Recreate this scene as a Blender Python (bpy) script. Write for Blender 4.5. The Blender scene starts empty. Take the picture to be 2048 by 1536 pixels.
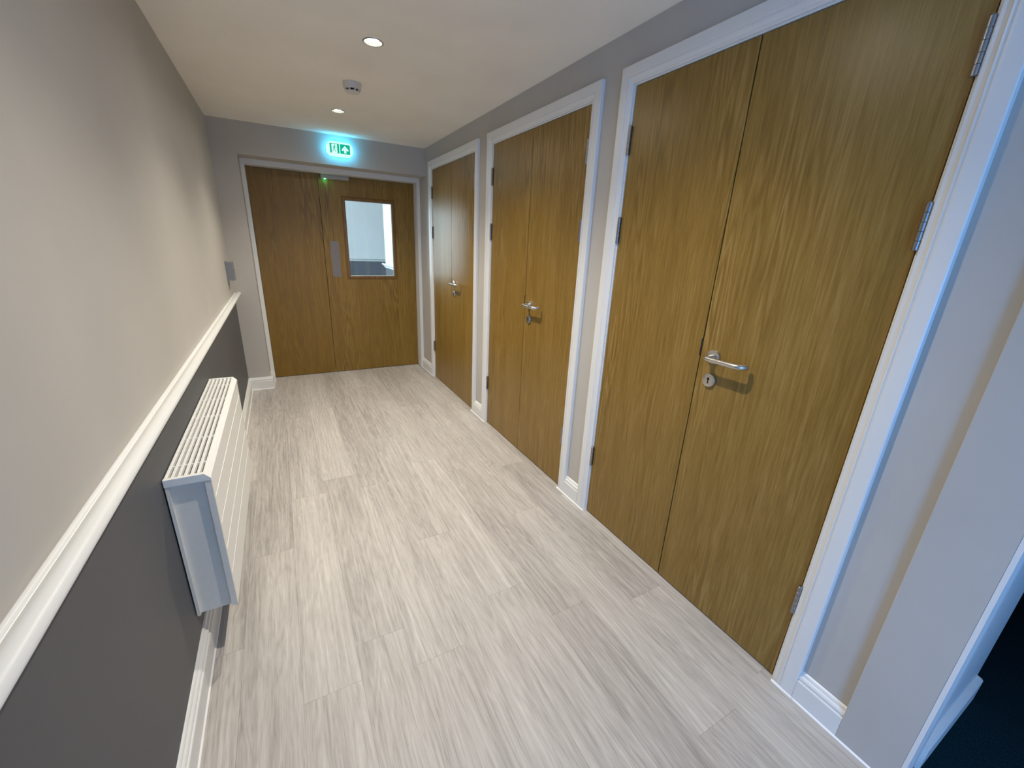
import bpy, math, random
from mathutils import Vector, Matrix
random.seed(7)
scene = bpy.context.scene
COL = scene.collection

# ---------------------------------------------------------------- camera
CX, CY, CZ = 0.3779, 0.0, 1.4044
RX, RY, RZ = -0.3250, -0.0455, -0.5101
FPX = 823.587
def Rm(ax, a): return Matrix.Rotation(a, 3, ax)
M = Rm('Z', RZ) @ Rm('X', RX) @ Rm('Y', RY)          # columns: right, forward, up
right, fwd, up = M.col[0], M.col[1], M.col[2]
cam_data = bpy.data.cameras.new('camera')
cam_data.sensor_width = 36.0
cam_data.lens = FPX / 2048 * 36.0
cam_data.clip_start = 0.01
cam = bpy.data.objects.new('camera', cam_data)
COL.objects.link(cam)
mw = Matrix.Identity(4)
for i in range(3):
    mw[i][0], mw[i][1], mw[i][2] = right[i], up[i], -fwd[i]
mw[0][3], mw[1][3], mw[2][3] = CX, CY, CZ
cam.matrix_world = mw
scene.camera = cam

# ---------------------------------------------------------------- view, world, large lights
scene.view_settings.view_transform = 'Standard'
scene.view_settings.look = 'None'
scene.view_settings.gamma = 1.0
scene.view_settings.use_curve_mapping = False
scene.view_settings.exposure = 0.08
scene.cycles.max_bounces = 12
scene.cycles.diffuse_bounces = 8
scene.cycles.glossy_bounces = 4
world = bpy.data.worlds.new('world'); scene.world = world
world.use_nodes = True
world.node_tree.nodes['Background'].inputs[0].default_value = (0.55, 0.72, 1.0, 1)
world.node_tree.nodes['Background'].inputs[1].default_value = 0.15

def lamp(name, kind, loc, energy, color, rot=(0, 0, 0), **kw):
    d = bpy.data.lights.new(name, kind)
    d.energy = energy; d.color = color
    for k, v in kw.items(): setattr(d, k, v)
    o = bpy.data.objects.new(name, d); COL.objects.link(o)
    o.location = loc; o.rotation_euler = rot
    return o
# daylight through the window of the corridor behind the camera
lamp('daylight_corridor', 'AREA', (0.0, -2.45, 0.95), 108, (0.06, 0.36, 1.0), (math.radians(90), 0, math.radians(-90)),
     shape='RECTANGLE', size=1.4, size_y=1.05)
# daylight in the bright room behind the end door
lamp('daylight_beyond', 'AREA', (-0.9, 7.3, 1.5), 370, (0.62, 0.82, 1.0), (math.radians(90), 0, math.radians(-90)),
     shape='RECTANGLE', size=3.0, size_y=1.6)
SPOT_W = 74
SPOT_C = (1.0, 0.925, 0.805)

# ---------------------------------------------------------------- measures
W, L, H = 1.7431, 4.3841, 2.2522
HR, XL, YD = 2.0107, 0.1789, 4.7064       # recess head, recess side, end door face
HE, XE0, XEG, XE1 = 1.9644, 0.2131, 0.7913, 1.7088
YFR = 4.58                                 # front of end door frame
HD = 2.04
DOORS = {'A': (3.1459, 3.660, 4.1677), 'B': (1.7938, 2.3204, 2.8389), 'C': (0.4607, 0.9876, 1.5118)}
AW, TA, TB, HB = 0.0775, 0.0185, 0.0185, 0.115
YBACK = -3.3
XR = 2.29                                  # depth of the side opening
YJ, YP = 0.108, 0.2535                     # jamb of the side opening, edge of casing

# ---------------------------------------------------------------- mesh helper
class MB:
    def __init__(s): s.v = []; s.f = []; s.sm = []
    def add(s, vs, fs, smooth=False):
        b = len(s.v); s.v += [tuple(p) for p in vs]
        for f in fs: s.f.append([b + i for i in f]); s.sm.append(smooth)
        return s
    def box(s, x0, x1, y0, y1, z0, z1):
        v = [(x, y, z) for x in (x0, x1) for y in (y0, y1) for z in (z0, z1)]
        return s.add(v, [(0, 1, 3, 2), (4, 6, 7, 5), (0, 4, 5, 1), (2, 3, 7, 6), (0, 2, 6, 4), (1, 5, 7, 3)])
    def prism(s, prof, axis, a, b, smooth=False, caps=True):
        """prof: 2-D points; axis 'y': (x,z) swept along y; 'x': (y,z) along x; 'z': (x,y) along z"""
        def P(p, t):
            return {'y': (p[0], t, p[1]), 'x': (t, p[0], p[1]), 'z': (p[0], p[1], t)}[axis]
        n = len(prof)
        vs = [P(p, a) for p in prof] + [P(p, b) for p in prof]
        fs = [(i, (i + 1) % n, n + (i + 1) % n, n + i) for i in range(n)]
        s.add(vs, fs, smooth)
        if caps: s.add(vs, [tuple(range(n - 1, -1, -1)), tuple(range(n, 2 * n))])
        return s
    def lathe(s, prof, o=(0, 0, 0), axis='z', seg=40, smooth=True):
        """prof: (radius, height) pairs turned about the axis through o"""
        vs = []; fs = []
        for r, h in prof:
            for k in range(seg):
                a = 2 * math.pi * k / seg; c, d = r * math.cos(a), r * math.sin(a)
                p = {'z': (c, d, h), 'x': (h, c, d), 'y': (c, h, d)}[axis]
                vs.append((o[0] + p[0], o[1] + p[1], o[2] + p[2]))
        for j in range(len(prof) - 1):
            for k in range(seg):
                k2 = (k + 1) % seg
                fs.append((j * seg + k, j * seg + k2, (j + 1) * seg + k2, (j + 1) * seg + k))
        s.add(vs, fs, smooth)
        for j in (0, len(prof) - 1):
            if prof[j][0] > 1e-5: s.add(vs[j * seg:(j + 1) * seg], [tuple(range(seg))])
        return s
    def tube(s, pts, r, seg=16, caps=True):
        pts = [Vector(p) for p in pts]; rs = r if isinstance(r, (list, tuple)) else [r] * len(pts)
        vs = []; fs = []
        t0 = (pts[1] - pts[0]).normalized()
        u = t0.cross(Vector((0, 0, 1)) if abs(t0.z) < .9 else Vector((0, 1, 0))).normalized()
        for i, p in enumerate(pts):
            t = (pts[min(i + 1, len(pts) - 1)] - pts[max(i - 1, 0)]).normalized()
            u = (u - t * u.dot(t)).normalized(); w = t.cross(u)
            for k in range(seg):
                a = 2 * math.pi * k / seg
                vs.append(p + (u * math.cos(a) + w * math.sin(a)) * rs[i])
        for j in range(len(pts) - 1):
            for k in range(seg):
                k2 = (k + 1) % seg
                fs.append((j * seg + k, j * seg + k2, (j + 1) * seg + k2, (j + 1) * seg + k))
        s.add(vs, fs, True)
        if caps:
            s.add(vs[:seg], [tuple(range(seg))]); s.add(vs[-seg:], [tuple(range(seg))])
        return s
    def build(s, name, mat, parent=None, bevel=0, loc=None, bseg=2):
        me = bpy.data.meshes.new(name)
        me.from_pydata(s.v, [], s.f)
        me.polygons.foreach_set('use_smooth', s.sm)
        me.materials.append(mat)
        me.update()
        import bmesh
        bm = bmesh.new(); bm.from_mesh(me)
        bmesh.ops.remove_doubles(bm, verts=bm.verts, dist=1e-6)
        bmesh.ops.recalc_face_normals(bm, faces=bm.faces)
        for e in bm.edges:
            if len(e.link_faces) == 2 and e.calc_face_angle(0) > math.radians(38): e.smooth = False
        bm.to_mesh(me); bm.free()
        o = bpy.data.objects.new(name, me); COL.objects.link(o)
        if loc: o.location = loc
        if parent: o.parent = parent
        if bevel:
            m = o.modifiers.new('bevel', 'BEVEL'); m.width = bevel; m.segments = bseg
            m.limit_method = 'ANGLE'; m.angle_limit = math.radians(40)
        return o

def tag(o, label, cat, group=None, kind=None):
    o['label'] = label; o['category'] = cat
    if group: o['group'] = group
    if kind: o['kind'] = kind
    return o
def struct(o, label, cat, group=None): return tag(o, label, cat, group, 'structure')
def empty(name, loc):
    o = bpy.data.objects.new(name, None); COL.objects.link(o); o.location = loc
    o.empty_display_size = .1
    return o

# ---------------------------------------------------------------- materials
def mat(name, color=(.8, .8, .8), rough=.5, metal=0.0, spec=.5):
    m = bpy.data.materials.new(name); m.use_nodes = True
    b = m.node_tree.nodes['Principled BSDF']
    b.inputs['Base Color'].default_value = (*color, 1); b.inputs['Roughness'].default_value = rough
    b.inputs['Metallic'].default_value = metal; b.inputs['Specular IOR Level'].default_value = spec
    return m
def N(m, typ, **kw):
    n = m.node_tree.nodes.new(typ)
    for k, v in kw.items():
        if k in n.inputs: n.inputs[k].default_value = v
        else: setattr(n, k, v)
    return n
def lk(m, a, b): m.node_tree.links.new(a, b)
def math_(m, op, a, b=None, c=None):
    n = m.node_tree.nodes.new('ShaderNodeMath'); n.operation = op
    for i, x in enumerate((a, b, c)):
        if x is None: continue
        if isinstance(x, (int, float)): n.inputs[i].default_value = x
        else: lk(m, x, n.inputs[i])
    return n.outputs[0]
def ramp(m, fac, stops):
    r = m.node_tree.nodes.new('ShaderNodeValToRGB'); e = r.color_ramp.elements
    while len(e) < len(stops): e.new(.5)
    for i, (p, c) in enumerate(stops): e[i].position = p; e[i].color = (*c, 1)
    lk(m, fac, r.inputs[0]); return r.outputs[0]
def bsdf(m): return m.node_tree.nodes['Principled BSDF']
def painted(name, color, rough, bump=.12, scale=260, dist=.0006, var=.03):
    """roller or brush painted surface: slight mottling and orange peel"""
    m = mat(name, color, rough)
    co = N(m, 'ShaderNodeTexCoord')
    n1 = N(m, 'ShaderNodeTexNoise', Scale=3.0, Detail=3.0); lk(m, co.outputs['Object'], n1.inputs['Vector'])
    c0 = tuple(x * (1 - var) for x in color); c1 = tuple(min(1, x * (1 + var)) for x in color)
    lk(m, ramp(m, n1.outputs['Fac'], [(.3, c0), (.7, c1)]), bsdf(m).inputs['Base Color'])
    n2 = N(m, 'ShaderNodeTexNoise', Scale=float(scale), Detail=2.0); lk(m, co.outputs['Object'], n2.inputs['Vector'])
    b = N(m, 'ShaderNodeBump', Strength=bump, Distance=dist); lk(m, n2.outputs['Fac'], b.inputs['Height'])
    lk(m, b.outputs[0], bsdf(m).inputs['Normal'])
    return m

MW = painted('greige_wall_paint', (.49, .465, .425), .75)
MC = painted('ceiling_paint', (.90, .86, .77), .85, bump=.08)
MG = painted('charcoal_wall_paint', (.086, .088, .094), .55)
MT = painted('white_trim_paint', (.76, .76, .74), .32, bump=.05, scale=60, dist=.0005, var=.01)
MK = painted('white_sealant', (.88, .88, .87), .25, bump=.03)
MRAD = mat('radiator_enamel', (.80, .80, .77), .35)
MRADE = mat('radiator_side_enamel', (.74, .715, .66), .4)
MPLAS = mat('white_plastic', (.68, .635, .58), .45)
MDARK = mat('dark_void', (.008, .007, .007), .8)
MSTEEL = mat('brushed_steel', (.62, .60, .57), .30, 1.0)
MHINGE = mat('hinge_steel', (.33, .32, .32), .38, 1.0)
MDULL = mat('dull_grey_metal', (.42, .405, .38), .5, .1)
MPLATE = mat('push_plate_steel', (.24, .22, .215), .6, .6)
MGREY = mat('grey_plastic', (.21, .22, .24), .45)
MALU = mat('silver_reflector', (.55, .53, .50), .3, 1.0)

def brushed(m):
    co = N(m, 'ShaderNodeTexCoord'); mp = N(m, 'ShaderNodeMapping'); mp.inputs['Scale'].default_value = (400, 20, 400)
    lk(m, co.outputs['Object'], mp.inputs[0])
    n = N(m, 'ShaderNodeTexNoise', Scale=1.0, Detail=2.0); lk(m, mp.outputs[0], n.inputs['Vector'])
    r0 = bsdf(m).inputs['Roughness'].default_value
    lk(m, math_(m, 'MULTIPLY_ADD', n.outputs['Fac'], .22, r0 - .11), bsdf(m).inputs['Roughness'])
for m_ in (MSTEEL, MHINGE, MDULL, MPLATE, MALU): brushed(m_)
def mottled(m, sc=40., amt=.06):
    co = N(m, 'ShaderNodeTexCoord'); n = N(m, 'ShaderNodeTexNoise', Scale=sc, Detail=3.0)
    lk(m, co.outputs['Object'], n.inputs['Vector']); c = bsdf(m).inputs['Base Color'].default_value[:3]
    lk(m, ramp(m, n.outputs['Fac'], [(.3, tuple(x * (1 - amt) for x in c)), (.7, tuple(min(1, x * (1 + amt)) for x in c))]), bsdf(m).inputs['Base Color'])
for m_ in (MRAD, MRADE, MPLAS, MGREY): mottled(m_, 60., .02)

def veneer(name, ax, seed, dark=(.125, .066, .009), mid=(.236, .139, .027), lite=(.40, .262, .090)):
    """crown-cut oak veneer, grain running up the leaf. ax = horizontal axis index of the leaf."""
    m = mat(name, mid, .36, spec=.42); b = bsdf(m)
    co = N(m, 'ShaderNodeTexCoord'); sp = N(m, 'ShaderNodeSeparateXYZ'); lk(m, co.outputs['Object'], sp.inputs[0])
    h = sp.outputs[ax]; z = sp.outputs[2]
    def vec(sh, sz, off=0.):
        c = m.node_tree.nodes.new('ShaderNodeCombineXYZ')
        lk(m, math_(m, 'MULTIPLY_ADD', h, sh, off + seed), c.inputs[0]); lk(m, math_(m, 'MULTIPLY_ADD', z, sz, off), c.inputs[1])
        c.inputs[2].default_value = seed * 3.1
        return c.outputs[0]
    # crown figure: contours of a tall, slow field, repeated across the leaf
    f = N(m, 'ShaderNodeTexNoise', Scale=1.0, Detail=2.5, Roughness=.45); lk(m, vec(15., .95), f.inputs['Vector'])
    rings = math_(m, 'FRACT', math_(m, 'MULTIPLY', f.outputs['Fac'], 11.0))
    tri = math_(m, 'ABSOLUTE', math_(m, 'SUBTRACT', rings, .5))          # 0 .. .5
    fig = N(m, 'ShaderNodeTexNoise', Scale=1.0, Detail=2.0); lk(m, vec(5.0, .8, 4.), fig.inputs['Vector'])
    amt = math_(m, 'MAXIMUM', math_(m, 'MULTIPLY', math_(m, 'SUBTRACT', fig.outputs['Fac'], .44), 4.2), .12)
    # straight fine grain
    g = N(m, 'ShaderNodeTexNoise', Scale=1.0, Detail=6.0, Roughness=.65); lk(m, vec(130., 4.0, 9.), g.inputs['Vector'])
    p = N(m, 'ShaderNodeTexNoise', Scale=1.0, Detail=2.0, Roughness=.6); lk(m, vec(380., 12., 3.), p.inputs['Vector'])
    w = N(m, 'ShaderNodeTexNoise', Scale=1.0, Detail=2.0); lk(m, vec(11., .5, 17.), w.inputs['Vector'])
    v = math_(m, 'MULTIPLY_ADD', math_(m, 'SUBTRACT', tri, .25), math_(m, 'MULTIPLY', amt, .9), .5)
    v = math_(m, 'MULTIPLY_ADD', math_(m, 'SUBTRACT', g.outputs['Fac'], .5), .62, v)
    v = math_(m, 'MULTIPLY_ADD', math_(m, 'SUBTRACT', p.outputs['Fac'], .5), .50, v)
    v = math_(m, 'MULTIPLY_ADD', math_(m, 'SUBTRACT', w.outputs['Fac'], .5), .30, v)
    lk(m, ramp(m, v, [(.12, dark), (.5, mid), (.95, lite)]), b.inputs['Base Color'])
    bp = N(m, 'ShaderNodeBump', Strength=.15, Distance=.0004); lk(m, v, bp.inputs['Height']); lk(m, bp.outputs[0], b.inputs['Normal'])
    lk(m, math_(m, 'MULTIPLY_ADD', g.outputs['Fac'], .12, .30), b.inputs['Roughness'])
    return m
BEADWOOD = veneer('oak_bead', 0, 31., (.10, .05, .012), (.19, .10, .028), (.28, .16, .05))

# vinyl plank floor
def floor_material():
    m = mat('grey_oak_vinyl', (.5, .46, .41), .45); b = bsdf(m)
    at = N(m, 'ShaderNodeAttribute'); at.attribute_name = 'plank'
    uv = N(m, 'ShaderNodeUVMap'); sp = N(m, 'ShaderNodeSeparateXYZ'); lk(m, uv.outputs[0], sp.inputs[0])
    u, v = sp.outputs[0], sp.outputs[1]; s = at.outputs['Fac']
    def vec(su, sv, k):
        c = m.node_tree.nodes.new('ShaderNodeCombineXYZ')
        lk(m, math_(m, 'MULTIPLY', u, su), c.inputs[0]); lk(m, math_(m, 'MULTIPLY', v, sv), c.inputs[1])
        lk(m, math_(m, 'MULTIPLY_ADD', s, 57.0, k), c.inputs[2]); return c.outputs[0]
    f = N(m, 'ShaderNodeTexNoise', Scale=1.0, Detail=3.0, Roughness=.5, Distortion=.4); lk(m, vec(12., 1.15, 0.), f.inputs['Vector'])
    rings = math_(m, 'ABSOLUTE', math_(m, 'SUBTRACT', math_(m, 'FRACT', math_(m, 'MULTIPLY', f.outputs['Fac'], 11.)), .5))
    g = N(m, 'ShaderNodeTexNoise', Scale=1.0, Detail=5.0, Roughness=.62); lk(m, vec(88., 2.6, 5.), g.inputs['Vector'])
    p = N(m, 'ShaderNodeTexNoise', Scale=1.0, Detail=2.0); lk(m, vec(420., 22., 9.), p.inputs['Vector'])
    w = N(m, 'ShaderNodeTexNoise', Scale=1.0, Detail=1.0); lk(m, vec(14., .9, 15.), w.inputs['Vector'])
    x = math_(m, 'MULTIPLY_ADD', math_(m, 'SUBTRACT', rings, .25), .34, .5)
    x = math_(m, 'MULTIPLY_ADD', math_(m, 'SUBTRACT', g.outputs['Fac'], .5), .9, x)
    x = math_(m, 'MULTIPLY_ADD', math_(m, 'SUBTRACT', p.outputs['Fac'], .5), .42, x)
    x = math_(m, 'MULTIPLY_ADD', math_(m, 'SUBTRACT', w.outputs['Fac'], .5), .38, x)
    x = math_(m, 'MULTIPLY_ADD', math_(m, 'SUBTRACT', s, .5), .24, x)
    col = ramp(m, x, [(.10, (.265, .242, .220)), (.5, (.455, .425, .392)), (.9, (.625, .595, .55))])
    # joints between planks
    du = math_(m, 'MINIMUM', u, math_(m, 'SUBTRACT', .1765, u))
    seam = math_(m, 'LESS_THAN', du, .0009)
    end = math_(m, 'LESS_THAN', v, .0013)
    j = math_(m, 'MAXIMUM', math_(m, 'MULTIPLY', seam, .28), math_(m, 'MULTIPLY', end, .45))
    mx = N(m, 'ShaderNodeMixRGB'); mx.inputs[2].default_value = (.10, .09, .08, 1)
    lk(m, j, mx.inputs[0]); lk(m, col, mx.inputs[1]); lk(m, mx.outputs[0], b.inputs['Base Color'])
    bp = N(m, 'ShaderNodeBump', Strength=.12, Distance=.0005); lk(m, x, bp.inputs['Height']); lk(m, bp.outputs[0], b.inputs['Normal'])
    lk(m, math_(m, 'MULTIPLY_ADD', g.outputs['Fac'], .15, .40), b.inputs['Roughness'])
    return m

def carpet_material():
    m = mat('teal_carpet', (.004, .018, .026), .95, spec=.1); b = bsdf(m)
    co = N(m, 'ShaderNodeTexCoord'); mp = N(m, 'ShaderNodeMapping'); mp.inputs['Scale'].default_value = (160, 420, 1)
    lk(m, co.outputs['Object'], mp.inputs[0])
    n = N(m, 'ShaderNodeTexNoise', Scale=1.0, Detail=3.0); lk(m, mp.outputs[0], n.inputs['Vector'])
    lk(m, ramp(m, n.outputs['Fac'], [(.35, (.002, .010, .015)), (.62, (.006, .026, .036)), (.8, (.02, .07, .085))]), b.inputs['Base Color'])
    bp = N(m, 'ShaderNodeBump', Strength=.6, Distance=.003); lk(m, n.outputs['Fac'], bp.inputs['Height']); lk(m, bp.outputs[0], b.inputs['Normal'])
    return m

def emitter(name, color, strength):
    m = mat(name, tuple(.35 * min(1, c) for c in color), .5, spec=.2); b = bsdf(m)
    b.inputs['Emission Color'].default_value = (*color, 1); b.inputs['Emission Strength'].default_value = strength
    return m
def glass_material():
    m = bpy.data.materials.new('clear_glass'); m.use_nodes = True; nt = m.node_tree; nt.nodes.clear()
    o = nt.nodes.new('ShaderNodeOutputMaterial'); t = nt.nodes.new('ShaderNodeBsdfTransparent'); g = nt.nodes.new('ShaderNodeBsdfGlossy')
    t.inputs[0].default_value = (.95, .98, .97, 1); g.inputs['Roughness'].default_value = .01
    f = nt.nodes.new('ShaderNodeFresnel'); f.inputs[0].default_value = 1.5; x = nt.nodes.new('ShaderNodeMixShader')
    for a, b in ((f.outputs[0], x.inputs[0]), (t.outputs[0], x.inputs[1]), (g.outputs[0], x.inputs[2]), (x.outputs[0], o.inputs[0])): nt.links.new(a, b)
    return m

# ---------------------------------------------------------------- floor
PW, PL = .1765, 1.213
joints = {0: 2.6, 1: 1.871, 2: 1.084, 3: 1.220, 4: 1.052, 5: 1.673, 6: 1.213, 7: 1.013, 8: .447, 9: .932, 10: 1.7}
tones = {(2, 3.51): .55}
fv = []; ff = []; fu = []; fp = []
x_base = .108 - PW
for k in range(0, 11):
    xa, xb = x_base + k * PW, x_base + (k + 1) * PW
    y0 = joints[k] - PL * 4
    while y0 < 4.82:
        y1 = y0 + PL
        ca, cb, da, db = max(xa, -.02), min(xb, W + .02), max(y0, YBACK - .05), min(y1, 4.82)
        if ca < cb and da < db:
            b = len(fv); fv += [(ca, da, 0), (cb, da, 0), (cb, db, 0), (ca, db, 0)]; ff.append((b, b + 1, b + 2, b + 3))
            fu.append([(ca - xa, da - y0), (cb - xa, da - y0), (cb - xa, db - y0), (ca - xa, db - y0)])
            tone = random.random() * .8 + .1
            if k == 3 and abs(y0 - 2.433) < .05: tone = .98
            if k == 7 and abs(y1 - 1.013) < .05: tone = .05
            if k == 8 and abs(y1 - 1.66) < .05: tone = .75
            fp.append(tone)
        y0 = y1
me = bpy.data.meshes.new('floor'); me.from_pydata(fv, [], ff)
uvl = me.uv_layers.new(name='UVMap')
for pl, uvs in zip(me.polygons, fu):
    for li, c in zip(pl.loop_indices, uvs): uvl.data[li].uv = c
at_ = me.attributes.new('plank', 'FLOAT', 'FACE'); at_.data.foreach_set('value', fp)
me.materials.append(floor_material())
fl = bpy.data.objects.new('floor', me); COL.objects.link(fl)
struct(fl, 'pale grey-beige wood-look plank floor of the corridor', 'floor')

# ---------------------------------------------------------------- ceiling with round cut-outs for the downlights
LX = .870
LY = [3.585, 2.3185, 1.06, -1.45]
HOLE_R = .038
ys = [YBACK - .05]
for y in sorted(LY): ys += [y - .08, y + .08]
ys.append(4.82)
xs = [-.1, LX - .08, LX + .08, W + .1]
cb_ = MB()
for j in range(len(ys) - 1):
    for i in range(3):
        if i == 1 and j % 2 == 1:
            cy = (ys[j] + ys[j + 1]) / 2; n = 48; vs = []
            for k in range(n):
                a = 2 * math.pi * k / n; c, s_ = math.cos(a), math.sin(a); q = .08 / max(abs(c), abs(s_))
                vs.append((LX + c * q, cy + s_ * q, H))
            for k in range(n):
                a = 2 * math.pi * k / n; vs.append((LX + HOLE_R * math.cos(a), cy + HOLE_R * math.sin(a), H))
            for k in range(n):
                a = 2 * math.pi * k / n; vs.append((LX + HOLE_R * math.cos(a), cy + HOLE_R * math.sin(a), H + .012))
            fs = [(k, (k + 1) % n, n + (k + 1) % n, n + k) for k in range(n)] + [(n + k, n + (k + 1) % n, 2 * n + (k + 1) % n, 2 * n + k) for k in range(n)]
            cb_.add(vs, fs)
        else:
            cb_.add([(xs[i], ys[j], H), (xs[i + 1], ys[j], H), (xs[i + 1], ys[j + 1], H), (xs[i], ys[j + 1], H)], [(0, 1, 2, 3)])
cb_.box(-.1, W + .1, YBACK - .05, 4.82, H + .15, H + .2)
struct(cb_.build('ceiling', MC), 'flat off-white ceiling over the corridor', 'ceiling')

# ---------------------------------------------------------------- walls
ZR = .835    # paint change, hidden behind the dado rail
wl = MB().box(-.12, 0, YBACK, -3.0, ZR, H + .1).box(-.12, 0, -1.7, L + .42, ZR, H + .1).box(-.12, 0, -3.0, -1.7, 2.0, H + .1).build('wall_left', MW)
struct(wl, 'greige upper left wall above the dado rail', 'wall')
lw = MB().box(-.12, 0, YBACK, -3.0, 0, ZR).box(-.12, 0, -1.7, L, 0, ZR).box(-.12, 0, -3.0, -1.7, 0, .5).build('lower_panel', MG, wl)
lw['label'] = 'charcoal grey lower band of the wall'
we = MB().box(0, W + .1, L, YD + .1, HR, H + .1).box(0, XL, L, YD + .1, 0, HR).build('wall_end', MW)
struct(we, 'greige end wall with a deep recess round the double door', 'wall')
rw = MB(); prev = YP
LIN = .034
for key in 'CBA':
    y0, _, y1 = DOORS[key]
    rw.box(W, W + .1, prev, y0 - LIN, 0, HD + LIN); prev = y1 + LIN
rw.box(W, W + .1, prev, YD + .1, 0, HD + LIN)
rw.box(W, W + .1, YP, YD + .1, HD + LIN, H + .1)
struct(rw.build('wall_right', MW), 'greige right wall pierced by three cupboard openings', 'wall')
# closing wall at the back of the cupboards and side room
struct(MB().box(W + .75, W + .8, YP, YD + .1, 0, H + .1).build('wall_cupboard_back', MW), 'plain wall behind the cupboards', 'wall')
bw = MB().box(-.12, W + .1, YBACK - .1, YBACK, 0, H + .1)
struct(bw.build('wall_back', MW), 'plain wall closing the near end of the corridor', 'wall')
struct(MB().box(W, W + .1, YBACK, -.85, 0, H + .1).box(W, W + .1, -.85, YJ, 2.1, H + .1).build('wall_near', MW), 'wall beside the opening into the dark room', 'wall')
wf = MB()
for a, b, c, d_ in ((-3.0, -1.7, .5, .56), (-3.0, -1.7, 1.94, 2.0), (-3.0, -2.94, .56, 1.94), (-1.76, -1.7, .56, 1.94)): wf.box(-.10, -.03, a, b, c, d_)
struct(wf.build('window_1', MT), 'white framed daylight window in the left wall at the near end', 'window')
# return wall of the side opening and its casing board flush with the skirting
ret = MB().box(W, XR, YJ, YP, 0, H + .1).build('wall_return', MT)
struct(ret, 'pale blue-lit return wall of the opening into the dark room', 'wall')
cas = MB().box(W - TB, W - .0001, YJ + .002, YP, 0, H).build('wall_pier', MW, bevel=.0015)
struct(cas, 'shallow plaster pier flush with the skirting at the edge of the dark opening', 'wall')
# mouldings on the return
mo = MB().prism([(W - TB, YJ + .004), (W - TB, YJ - .006), (W - TB + .03, YJ - .010), (W + .045, YJ - .010), (W + .052, YJ - .004), (W + .09, YJ - .004), (W + .10, YJ + .004)], 'z', 0, H).build('trim_2', MT)
struct(mo, 'moulded white edge strip of the opening into the dark room', 'door casing')
rb = MB().prism([(YJ, 0), (YJ - .0165, 0), (YJ - .0165, .088), (YJ - .012, .094), (YJ, .097)], 'x', W + .10, XR).build('baseboard_return', MT)
struct(rb, 'white skirting on the return wall beside the dark carpet', 'skirting')
MCARP = carpet_material()
struct(MB().box(W + .02, 5.0, YBACK, YJ - .001, -.05, .004).box(XR + .001, 5.0, YJ - .001, 1.6, -.05, .004).build('floor_carpet', MCARP), 'dark teal carpet of the room through the side opening', 'carpet')
MDW = painted('dark_room_shade', (.012, .014, .018), .8)  # near-black colour puts the darkness of the unlit side room into its surfaces
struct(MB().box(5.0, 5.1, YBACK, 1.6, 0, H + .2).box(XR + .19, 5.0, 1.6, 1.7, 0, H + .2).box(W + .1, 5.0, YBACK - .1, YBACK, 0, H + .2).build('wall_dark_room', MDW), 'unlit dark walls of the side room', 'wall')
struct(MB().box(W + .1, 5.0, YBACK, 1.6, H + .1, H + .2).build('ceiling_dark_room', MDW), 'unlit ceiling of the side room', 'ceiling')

# room beyond the end door
MB_ = painted('beyond_wall_paint', (.60, .60, .60), .7)
XB = 2.40
bey = MB().box(XB, XB + .12, YD + .1, 9.45, 0, 2.7).box(XB + .12, 5, 9.33, 9.45, 0, 2.7)
bey = bey.build('wall_beyond_right', MB_); struct(bey, 'pale wall with a dado rail seen through the vision panel', 'wall')
g1 = MB().box(XB - .002, XB, YD + .12, 9.452, 0, .835).box(XB, XB + .12, 9.45, 9.452, 0, .835).build('lower_panel', MG, bey)
far = MB().box(-1.2, 5, 12.0, 12.1, 0, 2.7).build('wall_beyond_far', MB_); struct(far, 'distant pale wall seen through the vision panel', 'wall')
MB().box(-1.2, 5, 11.997, 12.0, 0, .835).build('lower_panel', MG, far)
struct(MB().box(-1.2, -1.1, YD + .1, 12, 0, 2.7).box(-1.2, 0, YD + .0, YD + .1, 0, 2.7).box(5, 5.1, 9.4, 12, 0, 2.7).box(-1.2, XB, YD + .1, YD + .12, H, 2.7).build('wall_beyond_left', MB_), 'wall of the bright room beyond the end door', 'wall')
struct(MB().box(-1.2, 5, YD + .12, 12.1, 2.7, 2.8).build('ceiling_beyond', MC), 'ceiling of the bright room beyond the end door', 'ceiling')
struct(MB().box(-1.2, 5, YD + .115, 12.1, -.1, .0).build('floor_beyond', painted('beyond_floor', (.30, .30, .30), .3)), 'floor of the bright room beyond the end door', 'floor')
# dado rail profile (d = distance from wall, z)
RAIL = [(0, .904), (.003, .9065), (.007, .9065), (.0100, .9045), (.0112, .9010), (.0125, .9002), (.0155, .9045), (.021, .9090), (.028, .9120), (.035, .9125),
        (.0415, .9105), (.047, .9065), (.0505, .9015), (.0513, .897), (.0485, .8915), (.044, .8860), (.034, .876), (.024, .865), (.014, .852), (.008, .838), (.006, .828), (0, .828)]
rp = RAIL
rr = MB().prism([(XB - .002 - d * 1.3, z) for d, z in rp], 'y', YD + .15, 9.45 + .07).build('trim_9', MT)
struct(rr, 'white dado rail on the near wall seen through the vision panel', 'dado rail')
rr = MB().prism([(11.997 - d * 1.5, z) for d, z in rp], 'x', -1.2, 5).build('trim_10', MT)
struct(rr, 'white dado rail on the distant wall seen through the vision panel', 'dado rail')

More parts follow.
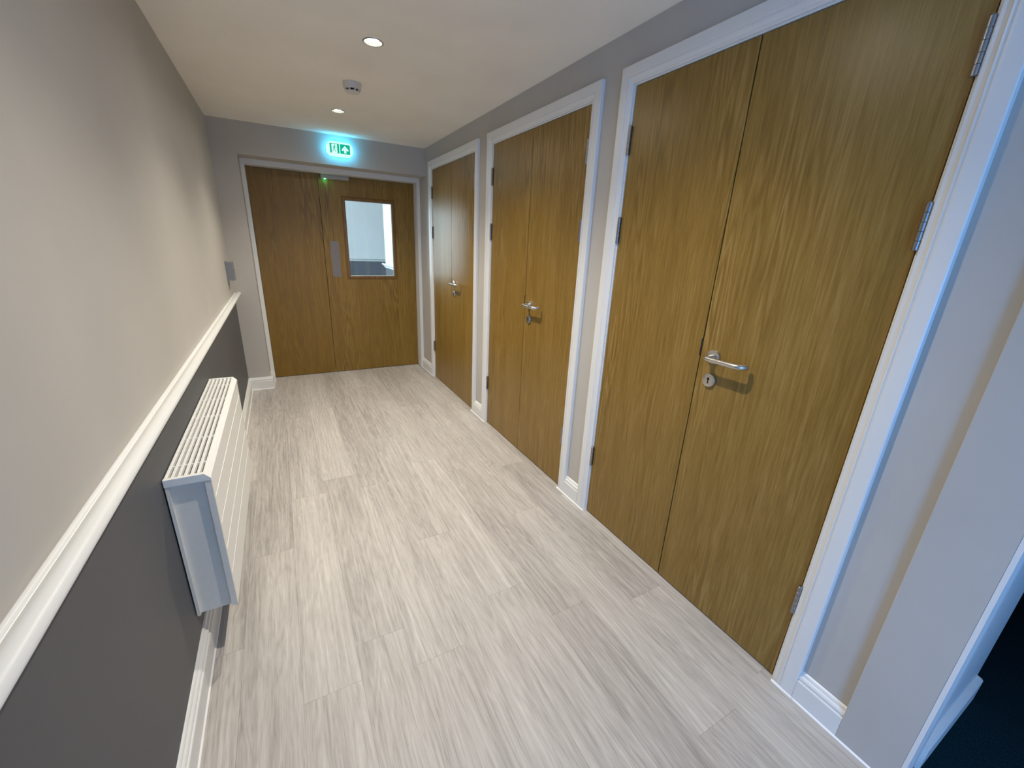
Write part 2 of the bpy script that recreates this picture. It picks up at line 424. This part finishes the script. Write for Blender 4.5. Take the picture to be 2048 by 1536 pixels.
# ---------------------------------------------------------------- skirting and dado rail
def bb_prof(sgn, base):
    p = [(0, 0), (TB, 0), (TB, .0785), (TB - .0015, .081), (TB - .006, .0815), (TB - .0055, .084), (TB - .0035, .088), (TB - .0035, .093),
         (TB - .006, .098), (TB - .010, .1015), (TB - .0112, .1025), (TB - .0105, .1045), (TB - .0115, .108), (TB - .014, .112), (0, HB)]
    return [(base + sgn * d, z) for d, z in p]
def bead_prof(sgn, base, t=TB):
    return [(base + sgn * (t - .001), 0), (base + sgn * (t + .0045), 0), (base + sgn * (t + .0035), .002), (base + sgn * (t - .001), .006)]
def skirting(name, axis, sgn, base, a, b, label):
    o = MB().prism(bb_prof(sgn, base), axis, a, b).build(name, MT)
    struct(o, label, 'skirting')
    MB().prism(bead_prof(sgn, base), axis, a, b).build('sealant_bead', MK, o)
    return o
skirting('baseboard_left', 'y', 1, 0, -1.0, L, 'long white moulded skirting along the charcoal wall under the radiator')
skirting('baseboard_end', 'x', -1, L, 0, XL + TB, 'short white skirting on the end wall beside the recess')
skirting('baseboard_recess', 'y', 1, XL, L, YFR, 'short white skirting inside the door recess')
cy = DOORS
skirting('baseboard_right', 'y', -1, W, cy['A'][2] + AW, YFR, 'white skirting between the end door and the farthest cupboard')
skirting('baseboard_right', 'y', -1, W, cy['B'][2] + AW, cy['A'][0] - AW, 'white skirting between the farthest and middle cupboards')
skirting('baseboard_right', 'y', -1, W, cy['C'][2] + AW, cy['B'][0] - AW, 'white skirting between the middle and nearest cupboards')
skirting('baseboard_right', 'y', -1, W, YP, cy['C'][0] - AW, 'white skirting between the nearest cupboard and the casing board')
MB().prism(bead_prof(-1, W), 'y', YJ, YP).build('sealant_bead', MK, cas)

ra = MB().prism([(d, z) for d, z in RAIL], 'y', -1.0, L, smooth=True).build('trim_3', MT)
struct(ra, 'white moulded dado rail running the length of the left wall', 'dado rail')

# ---------------------------------------------------------------- cupboard doors
PROF = [(0, 0), (0, .0095), (.003, .0115), (.010, .0120), (.0165, .0150), (.0205, .0175), (.0235, .0180), (.0245, .0160), (.0275, .0160),
        (.0290, .0180), (.034, .0185), (.066, .0185), (.0685, .0165), (.069, 0)]
def architrave(key, idx, label):
    y0, yg, y1 = DOORS[key]; e = AW - .069
    mb = MB(); n = len(PROF)
    rows = []
    for s_, t in PROF:
        q = e + s_; x = W - t
        rows.append([(x, y1 + q, 0), (x, y1 + q, HD + q), (x, y0 - q, HD + q), (x, y0 - q, 0)])
    vs = [p for r in rows for p in r]
    fs = [(i * 4 + k, i * 4 + k + 1, (i + 1) * 4 + k + 1, (i + 1) * 4 + k) for i in range(n - 1) for k in range(3)]
    mb.add(vs, fs)
    o = mb.build('trim_%d' % idx, MT); struct(o, label, 'door surround')
    g = .0028
    lin = MB()
    for a, b in ((y0 - LIN, y0 - g), (y1 + g, y1 + LIN)):
        lin.box(W - .001, W + .10, a, b, 0, HD + g)
    lin.box(W - .001, W + .10, y0 - LIN, y1 + LIN, HD + g, HD + LIN)
    for a, b in ((y0 - g, y0 + .012), (y1 - .012, y1 + g)): lin.box(W + .048, W + .07, a, b, 0, HD + g)
    lin.box(W + .048, W + .07, y0, y1, HD - .012, HD + g)
    lin.build('door_lining', MT, o)
    bd = MB()
    for a, b in ((y0 - AW - .004, y0 - e - .001), (y1 + e + .001, y1 + AW + .004)):
        bd.prism(bead_prof(-1, W), 'y', a, b)
    bd.build('sealant_bead', MK, o)
    return o

def hinge(parent, y, zc, sgn, ln=.107):
    """ball-bearing butt hinge: knuckle standing proud of the face, leaf let into the edge"""
    k = MB()
    for i in range(5):
        a = zc - ln / 2 + i * ln / 5
        k.lathe([(.0064, a + .0002), (.0070, a + .0008), (.0070, a + ln / 5 - .0008), (.0064, a + ln / 5 - .0002)], (W - .0075, y, 0), 'z', 20)
    k.lathe([(.0, zc + ln / 2 + .003), (.005, zc + ln / 2 + .002), (.0062, zc + ln / 2)], (W - .0075, y, 0), 'z', 20)
    k.box(W - .006, W + .0005, y - .0013, y + .0013, zc - ln / 2, zc + ln / 2)
    k.box(W - .0008, W + .0004, min(y, y + sgn * .007), max(y, y + sgn * .007), zc - ln / 2, zc + ln / 2)
    return k.build('hinge', MHINGE, parent)

def lever_set(parent, yh, zh, ykey, zkey):
    X = W
    h = MB()
    path = [(X - .006, yh, zh), (X - .020, yh, zh), (X - .036, yh, zh), (X - .046, yh - .0025, zh), (X - .0525, yh - .009, zh), (X - .055, yh - .018, zh)]
    path += [(X - .0555, yh - .018 - t * .100, zh + .001 * t) for t in (.2, .4, .6, .8, 1.)]
    path += [(X - .053, yh - .128, zh + .001), (X - .046, yh - .1375, zh + .001), (X - .036, yh - .1425, zh + .001), (X - .022, yh - .1435, zh + .001)]
    h.tube(path, [.0105, .0105, .0098, .0098, .0098] + [.0095] * (len(path) - 5), 20)
    lv = h.build('lever_handle', MSTEEL, parent)
    MB().lathe([(0, X - .0105), (.020, X - .0105), (.0245, X - .0095), (.026, X - .007), (.026, X - .0002)], (0, yh, zh), 'x', 40).build('rose', MSTEEL, lv)
    es = MB().lathe([(0, X - .0095), (.020, X - .0095), (.0245, X - .0085), (.026, X - .006), (.026, X - .0002)], (0, ykey, zkey), 'x', 40).build('escutcheon', MSTEEL, parent)
    kh = MB().lathe([(0, X - .0102), (.0052, X - .0102), (.0052, X - .0094)], (0, ykey, zkey + .006), 'x', 20)
    kh.box(X - .0102, X - .0094, ykey - .0022, ykey + .0022, zkey - .0125, zkey + .004)
    kh.build('keyhole', MDARK, es)

def leaf(name, key, which, seed, label, with_handle=False):
    y0, yg, y1 = DOORS[key]
    a, b = (yg + .0021, y1 - .0002) if which == 'far' else (y0 + .0002, yg - .0021)
    m = veneer('oak_veneer_%s_%s' % (key, which), 1, seed)
    mb = MB().box(W + .0008, W + .0448, a, b, .006, HD)
    o = mb.build(name, m, bevel=.0006)
    struct(o, label, 'door')
    for zc in (1.8435, 1.4875, .3475):
        hinge(o, y1 + .001 if which == 'far' else y0 - .001, zc, -1 if which == 'far' else 1)
    if which == 'far':
        MB().box(W + .0455, W + .056, yg - .02, yg + .03, .01, HD - .02).build('door_stop', m, o)
        MB().box(W + .0002, W + .0030, yg - .001, yg + .0060, 1.038, 1.103).build('strike_plate', MDARK, o)
    return o
d = leaf('door_1', 'A', 'far', 1.3, 'oak cupboard leaf of the farthest cupboard, hinged beside the end wall')
d = leaf('door_2', 'A', 'near', 5.9, 'oak cupboard leaf with lever handle on the farthest cupboard'); lever_set(d, 3.585, 1.055, 3.583, .964)
d = leaf('door_3', 'B', 'far', 9.1, 'oak cupboard leaf without handle on the middle cupboard')
d = leaf('door_4', 'B', 'near', 13.7, 'oak cupboard leaf with lever handle on the middle cupboard'); lever_set(d, 2.262, 1.050, 2.258, .959)
d = leaf('door_5', 'C', 'far', 17.2, 'oak cupboard leaf without handle on the nearest cupboard')
d = leaf('door_6', 'C', 'near', 22.4, 'large oak cupboard leaf with lever handle on the nearest cupboard'); lever_set(d, .9305, 1.0476, .9283, .9582)
architrave('A', 4, 'white moulded surround of the farthest cupboard')
architrave('B', 5, 'white moulded surround of the middle cupboard')
architrave('C', 6, 'white moulded surround of the nearest cupboard')

# ---------------------------------------------------------------- end double door
fr = MB()
fr.box(XL + .0002, XE0 - .002, YFR, YD + .07, 0, HR - .0002)
fr.box(XE1 + .002, W - .0002, YFR, YD + .07, 0, HR - .0002)
fr.box(XE0 - .002, XE1 + .002, YFR, YD + .07, HE + .003, HR - .0002)
for a, b in ((XE0 - .002, XE0 + .012), (XE1 - .012, XE1 + .002)): fr.box(a, b, YD + .046, YD + .065, 0, HE)
fr.box(XE0, XE1, YD + .046, YD + .065, HE - .012, HE + .003)
frame = fr.build('trim_7', MT, bevel=.0012); struct(frame, 'plain white frame of the end double door', 'door frame')
fb = MB().prism(bead_prof(1, XL, .030), 'y', YFR - .002, YD - .01)
fb.build('sealant_bead', MK, frame)
V1 = veneer('oak_veneer_end_narrow', 0, 41.5, (.125, .066, .008), (.215, .120, .012), (.32, .20, .045))
V2 = veneer('oak_veneer_end_wide', 0, 47.9, (.130, .070, .010), (.228, .132, .018), (.38, .245, .065))
d7 = MB().box(XE0, XEG - .0025, YD, YD + .044, .006, HE).build('door_7', V1, bevel=.0006)
struct(d7, 'narrow plain oak leaf of the end double door', 'door')
MB().box(XEG - .02, XEG + .02, YD + .0445, YD + .054, .01, HE - .02).build('door_stop', V1, d7)
VX0, VX1, VZ0, VZ1 = 1.020, 1.474, 1.026, 1.756
d8 = MB()
for b_ in ((XEG + .0015, VX0, .006, HE), (VX1, XE1, .006, HE), (VX0, VX1, .006, VZ0), (VX0, VX1, VZ1, HE)):
    d8.box(b_[0], b_[1], YD, YD + .044, b_[2], b_[3])
d8 = d8.build('door_8', V2); struct(d8, 'wide oak leaf of the end double door with a glazed vision panel', 'door')
# glazing bead, mitred
bm_ = MB(); BP = [(0, .016), (0, -.0075), (.006, -.0105), (.020, -.0085), (.030, -.004), (.033, 0)]
rows = []
for s_, t in BP:
    rows.append([(VX0 - s_, YD + t, VZ0 - s_), (VX1 + s_, YD + t, VZ0 - s_), (VX1 + s_, YD + t, VZ1 + s_), (VX0 - s_, YD + t, VZ1 + s_)])
vs = [p for r in rows for p in r]
bm_.add(vs, [(i * 4 + k, i * 4 + (k + 1) % 4, (i + 1) * 4 + (k + 1) % 4, (i + 1) * 4 + k) for i in range(len(BP) - 1) for k in range(4)])
bm_.build('glazing_bead', BEADWOOD, d8)
MB().box(VX0 - .0, VX1 + .0, YD + .018, YD + .024, VZ0, VZ1).build('glass', glass_material(), d8)
MB().box(VX0, VX1, YD + .0165, YD + .044, VZ0, VZ0 + .004).box(VX0, VX1, YD + .0165, YD + .044, VZ1 - .004, VZ1).build('glazing_liner', MT, d8)
def rounded(x0, x1, z0, z1, r, n=8):
    p = []
    for cx_, cz_, a0 in ((x1 - r, z1 - r, 0), (x0 + r, z1 - r, 90), (x0 + r, z0 + r, 180), (x1 - r, z0 + r, 270)):
        for k in range(n + 1):
            a = math.radians(a0 + 90 * k / n); p.append((cx_ + r * math.cos(a), cz_ + r * math.sin(a)))
    return p
pp = MB().prism(rounded(.850, .931, 1.018, 1.366, .010), 'y', YD - .0015, YD + .0002).build('push_plate', MPLATE, d8)

# magnetic lock under the door head
ml = empty('magnetic_lock', (.942, YD - .04, 1.928))
tag(ml, 'slim grey magnetic door lock with green light at the top of the end door', 'door lock')
lb = MB().box(-.125, .125, -.002, .0385, .0, .050).build('lock_body', MDULL, ml, bevel=.0015)
MB().box(-.1255, .1255, -.0025, .039, .030, .0315).build('cover_joint', MDARK, lb)
MB().lathe([(0, -.006), (.004, -.005), (.0055, -.002), (.0055, .002)], (-.0905, .006, 0), 'z', 16).build('indicator_light', emitter('green_led', (.05, 1., .35), 40), lb)
lamp('indicator_glow', 'POINT', (.8515, YD - .040, 1.914), .03, (.15, 1, .3), shadow_soft_size=.004)

# ---------------------------------------------------------------- exit sign
ex = empty('exit_sign', (.9625, L, 2.1365))
tag(ex, 'glowing green and white emergency exit sign with running figure and arrow above the end door', 'exit sign')
EB = emitter('exit_diffuser', (.07, .58, 1.0), 17)
EF = emitter('exit_face_white', (.62, 1.0, .86), .95)
EG = emitter('exit_green', (.0, .42, .27), .95)
hw, hh = .108, .0545
MB().prism(rounded(-hw, hw, -hh, hh, .042, 12), 'y', -.046, -.022, smooth=True).build('diffuser', EB, ex)
MB().prism(rounded(-hw + .006, hw - .006, -hh + .006, hh - .006, .038, 12), 'y', -.022, -.0002).build('backplate', MPLAS, ex)
fc = MB().prism(rounded(-hw - .001, hw + .001, -hh - .001, hh + .001, .043, 12), 'y', -.050, -.046).build('sign_face', EF, ex, bevel=.002)
def poly(mb, pts, y): mb.add([(x, y, z) for x, z in pts], [tuple(range(len(pts)))])
gp = MB(); y_ = -.0504
for a, b in ((-.0815, -.0050), (.0025, .0840)):
    gp.box(a, b, y_, y_ + .0003, -.034, .041)
gp.build('green_panel', EG, fc)
MB().box(-.0670, -.0215, y_ - .0004, y_ - .0001, -.034, .036).build('doorway', EF, fc)
wp = MB()
# arrow
ar = [(.0432, .031), (.070, .003), (.070, -.011), (.0525, .004), (.0525, -.027), (.034, -.027), (.034, .004), (.0165, -.011), (.0165, .003)]
ac = (.0432, .000)
for i in range(len(ar)):
    poly(wp, [ar[i], ar[(i + 1) % len(ar)], ac], y_ - .0004)
wp.build('arrow', EF, fc)
man = MB(); ym = y_ - .0007
def limb(a, b, w):
    dx, dz = b[0] - a[0], b[1] - a[1]; l = math.hypot(dx, dz); nx, nz = -dz / l * w / 2, dx / l * w / 2
    poly(man, [(a[0] + nx, a[1] + nz), (b[0] + nx, b[1] + nz), (b[0] - nx, b[1] - nz), (a[0] - nx, a[1] - nz)], ym)
poly(man, [(-.0395 + .0048 * math.cos(k * math.pi / 6), .0275 + .0048 * math.sin(k * math.pi / 6)) for k in range(12)], ym)
for a, b, w in (((-.0425, .021), (-.0475, .000), .0095), ((-.041, .019), (-.032, .010), .0034), ((-.032, .010), (-.0265, .015), .0030), ((-.045, .019), (-.054, .013), .0034), ((-.054, .013), (-.055, .003), .003),
                ((-.0475, .001), (-.038, -.010), .0046), ((-.038, -.010), (-.036, -.026), .0040), ((-.0485, .001), (-.051, -.013), .0046), ((-.051, -.013), (-.0625, -.020), .0040)):
    limb(a, b, w)
man.build('running_figure', EG, fc)

# ---------------------------------------------------------------- smoke detector
sd = empty('smoke_detector', (.868, 2.932, H))
tag(sd, 'round white smoke detector on the ceiling between the two downlights', 'smoke detector')
MB().lathe([(.0505, 0), (.0505, -.010), (.049, -.014), (.0485, -.030), (.0475, -.033), (.040, -.0335)], seg=48).build('base', MPLAS, sd)
MB().lathe([(.034, -.030), (.034, -.044)], seg=32).build('vent_chamber', MDARK, sd)
cap = MB().lathe([(.0405, -.0435), (.0395, -.0465), (.033, -.050), (.020, -.052), (0, -.0525)], seg=48).build('cap', MPLAS, sd)
for k in range(8):
    a = k * math.pi / 4 + .2; p = MB()
    c, s_ = math.cos(a), math.sin(a); t = .0040
    pts = [(.034 * c - t * s_, .034 * s_ + t * c), (.034 * c + t * s_, .034 * s_ - t * c), (.0455 * c + t * s_, .0455 * s_ - t * c), (.0455 * c - t * s_, .0455 * s_ + t * c)]
    pb = [(.034 * c - t * s_, .034 * s_ + t * c), (.034 * c + t * s_, .034 * s_ - t * c), (.040 * c + t * s_, .040 * s_ - t * c), (.040 * c - t * s_, .040 * s_ + t * c)]
    p.add([(x, y, -.033) for x, y in pts] + [(x, y, -.043) for x, y in pb], [(0, 1, 2, 3), (4, 5, 6, 7), (0, 1, 5, 4), (1, 2, 6, 5), (2, 3, 7, 6), (3, 0, 4, 7)])
    p.build('rib', MPLAS, sd)

# ---------------------------------------------------------------- downlights
LAMPF = emitter('lamp_face', (1.0, .93, .82), 600)
names = ['recessed ceiling downlight nearest the exit sign', 'recessed ceiling downlight on the near side of the smoke detector',
         'recessed ceiling downlight over the nearest cupboard', 'recessed ceiling downlight by the corridor window', 'recessed ceiling downlight at the near end of the corridor']
def ring(mb, prof): return mb.lathe(prof, seg=48)
for i, y in enumerate(LY):
    if i == 0:
        dl = empty('downlight', (LX, y, H))
        b1 = MB().lathe([(.0465, -.0002), (.0460, -.0022), (.0425, -.0032), (.0385, -.0025), (.0370, .0000), (.0255, .0101)], seg=48)
        b1.f = b1.f[:-2]; b1.sm = b1.sm[:-2]
        bz = b1.build('bezel', MALU, dl)
        lf = MB().lathe([(0, .004), (.015, .0045), (.0225, .0065), (.0255, .010)], seg=40); lf.f = lf.f[:-1]; lf.sm = lf.sm[:-1]
        lf = lf.build('lamp_lens', LAMPF, dl)
        first = dl
    else:
        dl = first.copy(); COL.objects.link(dl); dl.location = (LX, y, H)
        for ch in (bz, lf):
            c = ch.copy(); COL.objects.link(c); c.parent = dl
    tag(dl, names[i], 'downlight', 'recessed ceiling downlights')
    s_ = lamp('downlight_beam', 'SPOT', (LX, y, H - .003), SPOT_W * (1.18, 1.10, 1.02, 1.04)[i], SPOT_C, shadow_soft_size=.015, spot_size=math.radians(126), spot_blend=1.0)

# ---------------------------------------------------------------- radiator
RY0, RLEN = 1.395, 1.025
rad = empty('radiator', (0, RY0, 0))
tag(rad, 'white panel radiator with slatted top grille on the charcoal wall', 'radiator')
FX = .117
fp_ = [(.103, .192), (FX, .192)]
for zg in (.316, .4155, .515, .6145):
    fp_ += [(FX, zg - .0028), (FX - .0032, zg - .0003), (FX - .0008, zg + .0024), (FX, zg + .0030)]
fp_ += [(FX, .688), (.103, .688)]
MB().prism(fp_, 'y', .0146, RLEN - .0146).build('front_panel', MRAD, rad)
MB().prism([(.010, .200), (.022, .200), (.022, .680), (.010, .680)], 'y', .020, RLEN - .020).build('back_panel', MRAD, rad)
cv = MB()
for k in range(26):
    yy = .03 + k * (RLEN - .06) / 25
    cv.box(.0225, .1028, yy - .0008, yy + .0008, .22, .66)
cv.build('convector_fins', MRADE, rad)
for sy, nm in ((0, 'near'), (1, 'far')):
    s1 = MB()
    def yy(a, b):
        return (a, b) if sy == 0 else (RLEN - b, RLEN - a)
    def q(y): return y if sy == 0 else RLEN - y
    s1.prism([(.004, q(0)), (.0125, q(0)), (.0125, q(.013)), (.100, q(.013)), (.100, q(0)), (.1170, q(0)), (.1170, q(.0145)), (.004, q(.0145))], 'z', .192, .6794)
    s1.box(.004, .1170, *yy(.0, .0145), .6795, .688)
    s1.build('side_panel', MRADE, rad)
    cp = MB()
    y0_, y1_ = yy(-.002, .012)
    cp.prism([(.003, .684), (.112, .684), (.1185, .680), (.1185, .691), (.103, .7085), (.003, .7085)], 'y', y0_, y1_)
    cp.build('grille_end_cap', MRAD, rad, bevel=.001)
gr = MB()
gr.prism([(.098, .690), (.1175, .688), (.1175, .692), (.103, .7075), (.098, .7075)], 'y', .012, RLEN - .012)
gr = gr.build('top_grille', MRAD, rad, bevel=.0008)
for k in range(6):
    xc = .0072 + k * .0158
    MB().prism([(xc - .0042, .694), (xc + .0042, .694), (xc + .0042, .7055), (xc + .0028, .707), (xc - .0028, .707), (xc - .0042, .7055)], 'y', .012, RLEN - .012).build('slat', MRAD, gr)
for k in range(5):
    yy_ = .095 + k * .2065
    MB().box(.004, .1, yy_ - .0022, yy_ + .0022, .696, .7035).build('crossbar', MRAD, gr)
for yy_ in (.15, RLEN - .15):
    MB().box(.0002, .0101, yy_ - .02, yy_ + .02, .24, .64).build('bracket', MRADE, rad)
# pipe tail at the far lower corner
MB().tube([(.060, RLEN - .02, .205), (.060, RLEN - .02, .120), (.060, RLEN - .02, .0)], .0075, 14).build('pipe', MRAD, rad)

# ---------------------------------------------------------------- keypad on left wall
kp = empty('keypad', (0, 4.028, 1.040))
tag(kp, 'grey wall-mounted keypad box with buttons above the end of the dado rail', 'keypad')
kh_ = MB().box(.0002, .052, .0, .085, .0, .141).build('housing', MGREY, kp, bevel=.002)
MB().box(.0001, .004, -.004, .089, -.038, .146).build('backplate', MGREY, kp, bevel=.001)
for r in range(4):
    for c in range(3):
        MB().box(.052, .0565, .014 + c * .021, .027 + c * .021, .018 + r * .023, .031 + r * .023).build('button', MSTEEL, kh_, bevel=.001)
